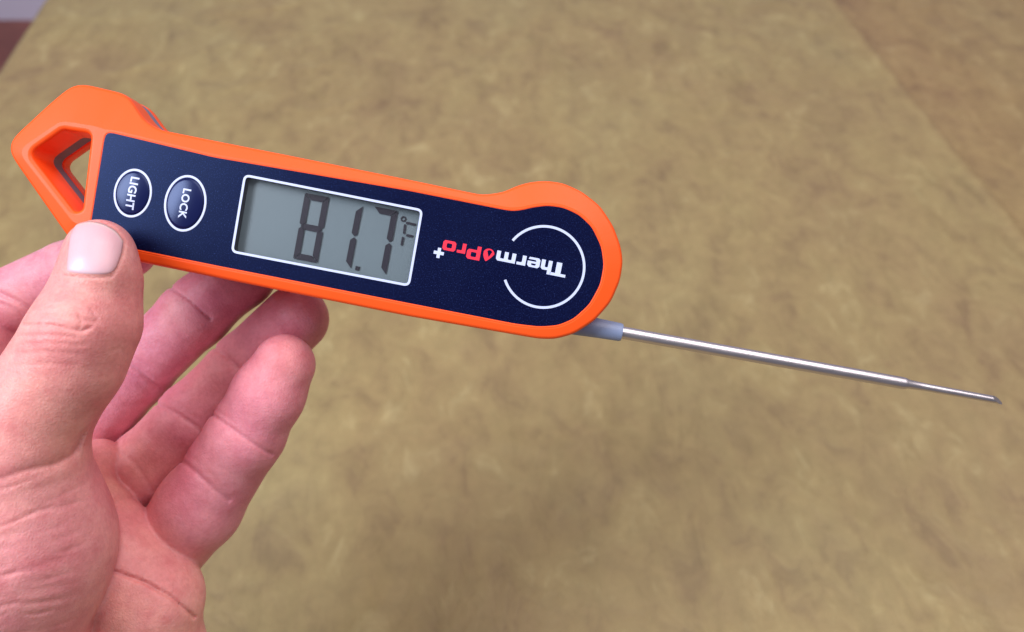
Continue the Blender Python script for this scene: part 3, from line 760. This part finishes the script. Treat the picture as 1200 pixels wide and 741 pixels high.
b1 = bump(nt, p, vo.outputs['Distance'], 0.22, 0.0006)
b2 = bump(nt, p, noise(nt, ob, 420, 6, 0.65).outputs[0], 0.18, 0.0010, b1)
nt.links.new(ramp(nt, noise(nt, ob, 300, 4).outputs[0], [(0.3, (0.40, 0.40, 0.40)), (0.7, (0.55, 0.55, 0.55))]).outputs[0], p.inputs['Roughness'])
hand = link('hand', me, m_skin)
hand.location = C+R3 @ (Vector(h_org)*.001); hand.rotation_euler = (PITCH, 0, 0)
tag(hand, 'bare left hand pinching the orange thermometer between thumb and curled fingers', 'hand')

# thumbnail laid on the thumb
def cr_line(pts, n):
    P = np.array(pts, float); d = np.r_[0, np.cumsum(np.linalg.norm(np.diff(P, axis=0), axis=1))]; t = np.linspace(0, d[-1], n)
    Q = np.stack([np.interp(t, d, P[:, k]) for k in range(2)], 1)
    for _ in range(4): Q[1:-1] = (Q[:-2]+2*Q[1:-1]+Q[2:])/4
    return Q
NU, NV = 30, 34
left_c = cr_line([(76, 320), (77.5, 300), (80, 278), (85.5, 267)], NV); right_c = cr_line([(131, 321), (137, 314), (142.5, 298), (144, 284)], NV)
bot = cr_line([(76, 320), (90, 322), (108, 323), (122, 323), (131, 321)], NU); top = cr_line([(85.5, 267), (94, 262), (107, 260), (122, 263.5), (136, 272), (144, 284)], NU)
s = np.linspace(0, 1, NU)[:, None, None]; t = np.linspace(0, 1, NV)[None, :, None]
UV = (1-s)*left_c[None]+s*right_c[None]+(1-t)*bot[:, None]+t*top[:, None]-((1-s)*(1-t)*left_c[0]+s*(1-t)*right_c[0]+(1-s)*t*left_c[-1]+s*t*right_c[-1])
uv = UV.reshape(-1, 2)
ray = np.stack([(uv[:, 0]-CX)/F, -(uv[:, 1]-CY)/F, -np.ones(len(uv))], 1)
dep = np.full(len(uv), 190.0)
for _ in range(90):
    dd = f_thumb((ray*dep[:, None]).astype(f32), False); dep = np.minimum(dep+np.clip(dd, -1, 3)*0.8, 226)
pts = ray*dep[:, None]
gr = np.stack([f_thumb((pts+np.eye(3)[k]*.3).astype(f32), False)-f_thumb((pts-np.eye(3)[k]*.3).astype(f32), False) for k in range(3)], 1)
gr /= np.linalg.norm(gr, axis=1)[:, None]
ss = np.broadcast_to(s[..., 0], (NU, NV)).ravel(); tt = np.broadcast_to(t[..., 0], (NU, NV)).ravel()
ofs = 0.26-0.6*np.exp(-ss/0.035)-0.6*np.exp(-(1-ss)/0.035)*(1-tt*.8)-0.7*np.exp(-tt/0.03)
pts = pts+gr*ofs[:, None]
i, j = np.meshgrid(np.arange(NU-1), np.arange(NV-1), indexing='ij')
q = np.stack([i*NV+j, (i+1)*NV+j, (i+1)*NV+j+1, i*NV+j+1], -1).reshape(-1, 4)
me = bpy.data.meshes.new('thumbnail'); me.from_pydata(((pts-h_org)*.001).tolist(), [], q.tolist()); me.update()
nc = np.array([.76, .44, .48])[None]*np.ones((len(pts), 1))
lun = np.exp(-((ss-.42)/.33)**2-(tt/.22)**2)[:, None]; nc = nc*(1-.45*lun)+np.array([.84, .74, .84])*.45*lun
fe = np.clip((tt-.93)/.05, 0, 1)[:, None]; nc = nc*(1-.6*fe)+np.array([.80, .62, .55])*.6*fe
at_ = me.color_attributes.new('nail_tone', 'FLOAT_COLOR', 'POINT'); at_.data.foreach_set('color', np.c_[nc, np.ones(len(nc))].astype(f32).ravel())
m_nail, nt, p = mat('nail', (0.74, 0.45, 0.44, 1), 0.36)
p.inputs['Subsurface Weight'].default_value = 0.12; p.inputs['Subsurface Radius'].default_value = (1, .4, .3); p.inputs['Subsurface Scale'].default_value = 0.002
ca = node(nt, 'ShaderNodeVertexColor', layer_name='nail_tone'); nt.links.new(ca.outputs[0], p.inputs['Base Color'])
tc = node(nt, 'ShaderNodeTexCoord'); mp = node(nt, 'ShaderNodeMapping'); mp.inputs['Scale'].default_value = (900, 60, 200)
nt.links.new(tc.outputs['Object'], mp.inputs[0]); bump(nt, p, noise(nt, mp.outputs[0], 1, 3).outputs[0], 0.12, 0.0003)
nail = link('thumbnail', me, m_nail, hand)
sol = nail.modifiers.new('thickness', 'SOLIDIFY'); sol.thickness = 0.0005; sol.offset = -1
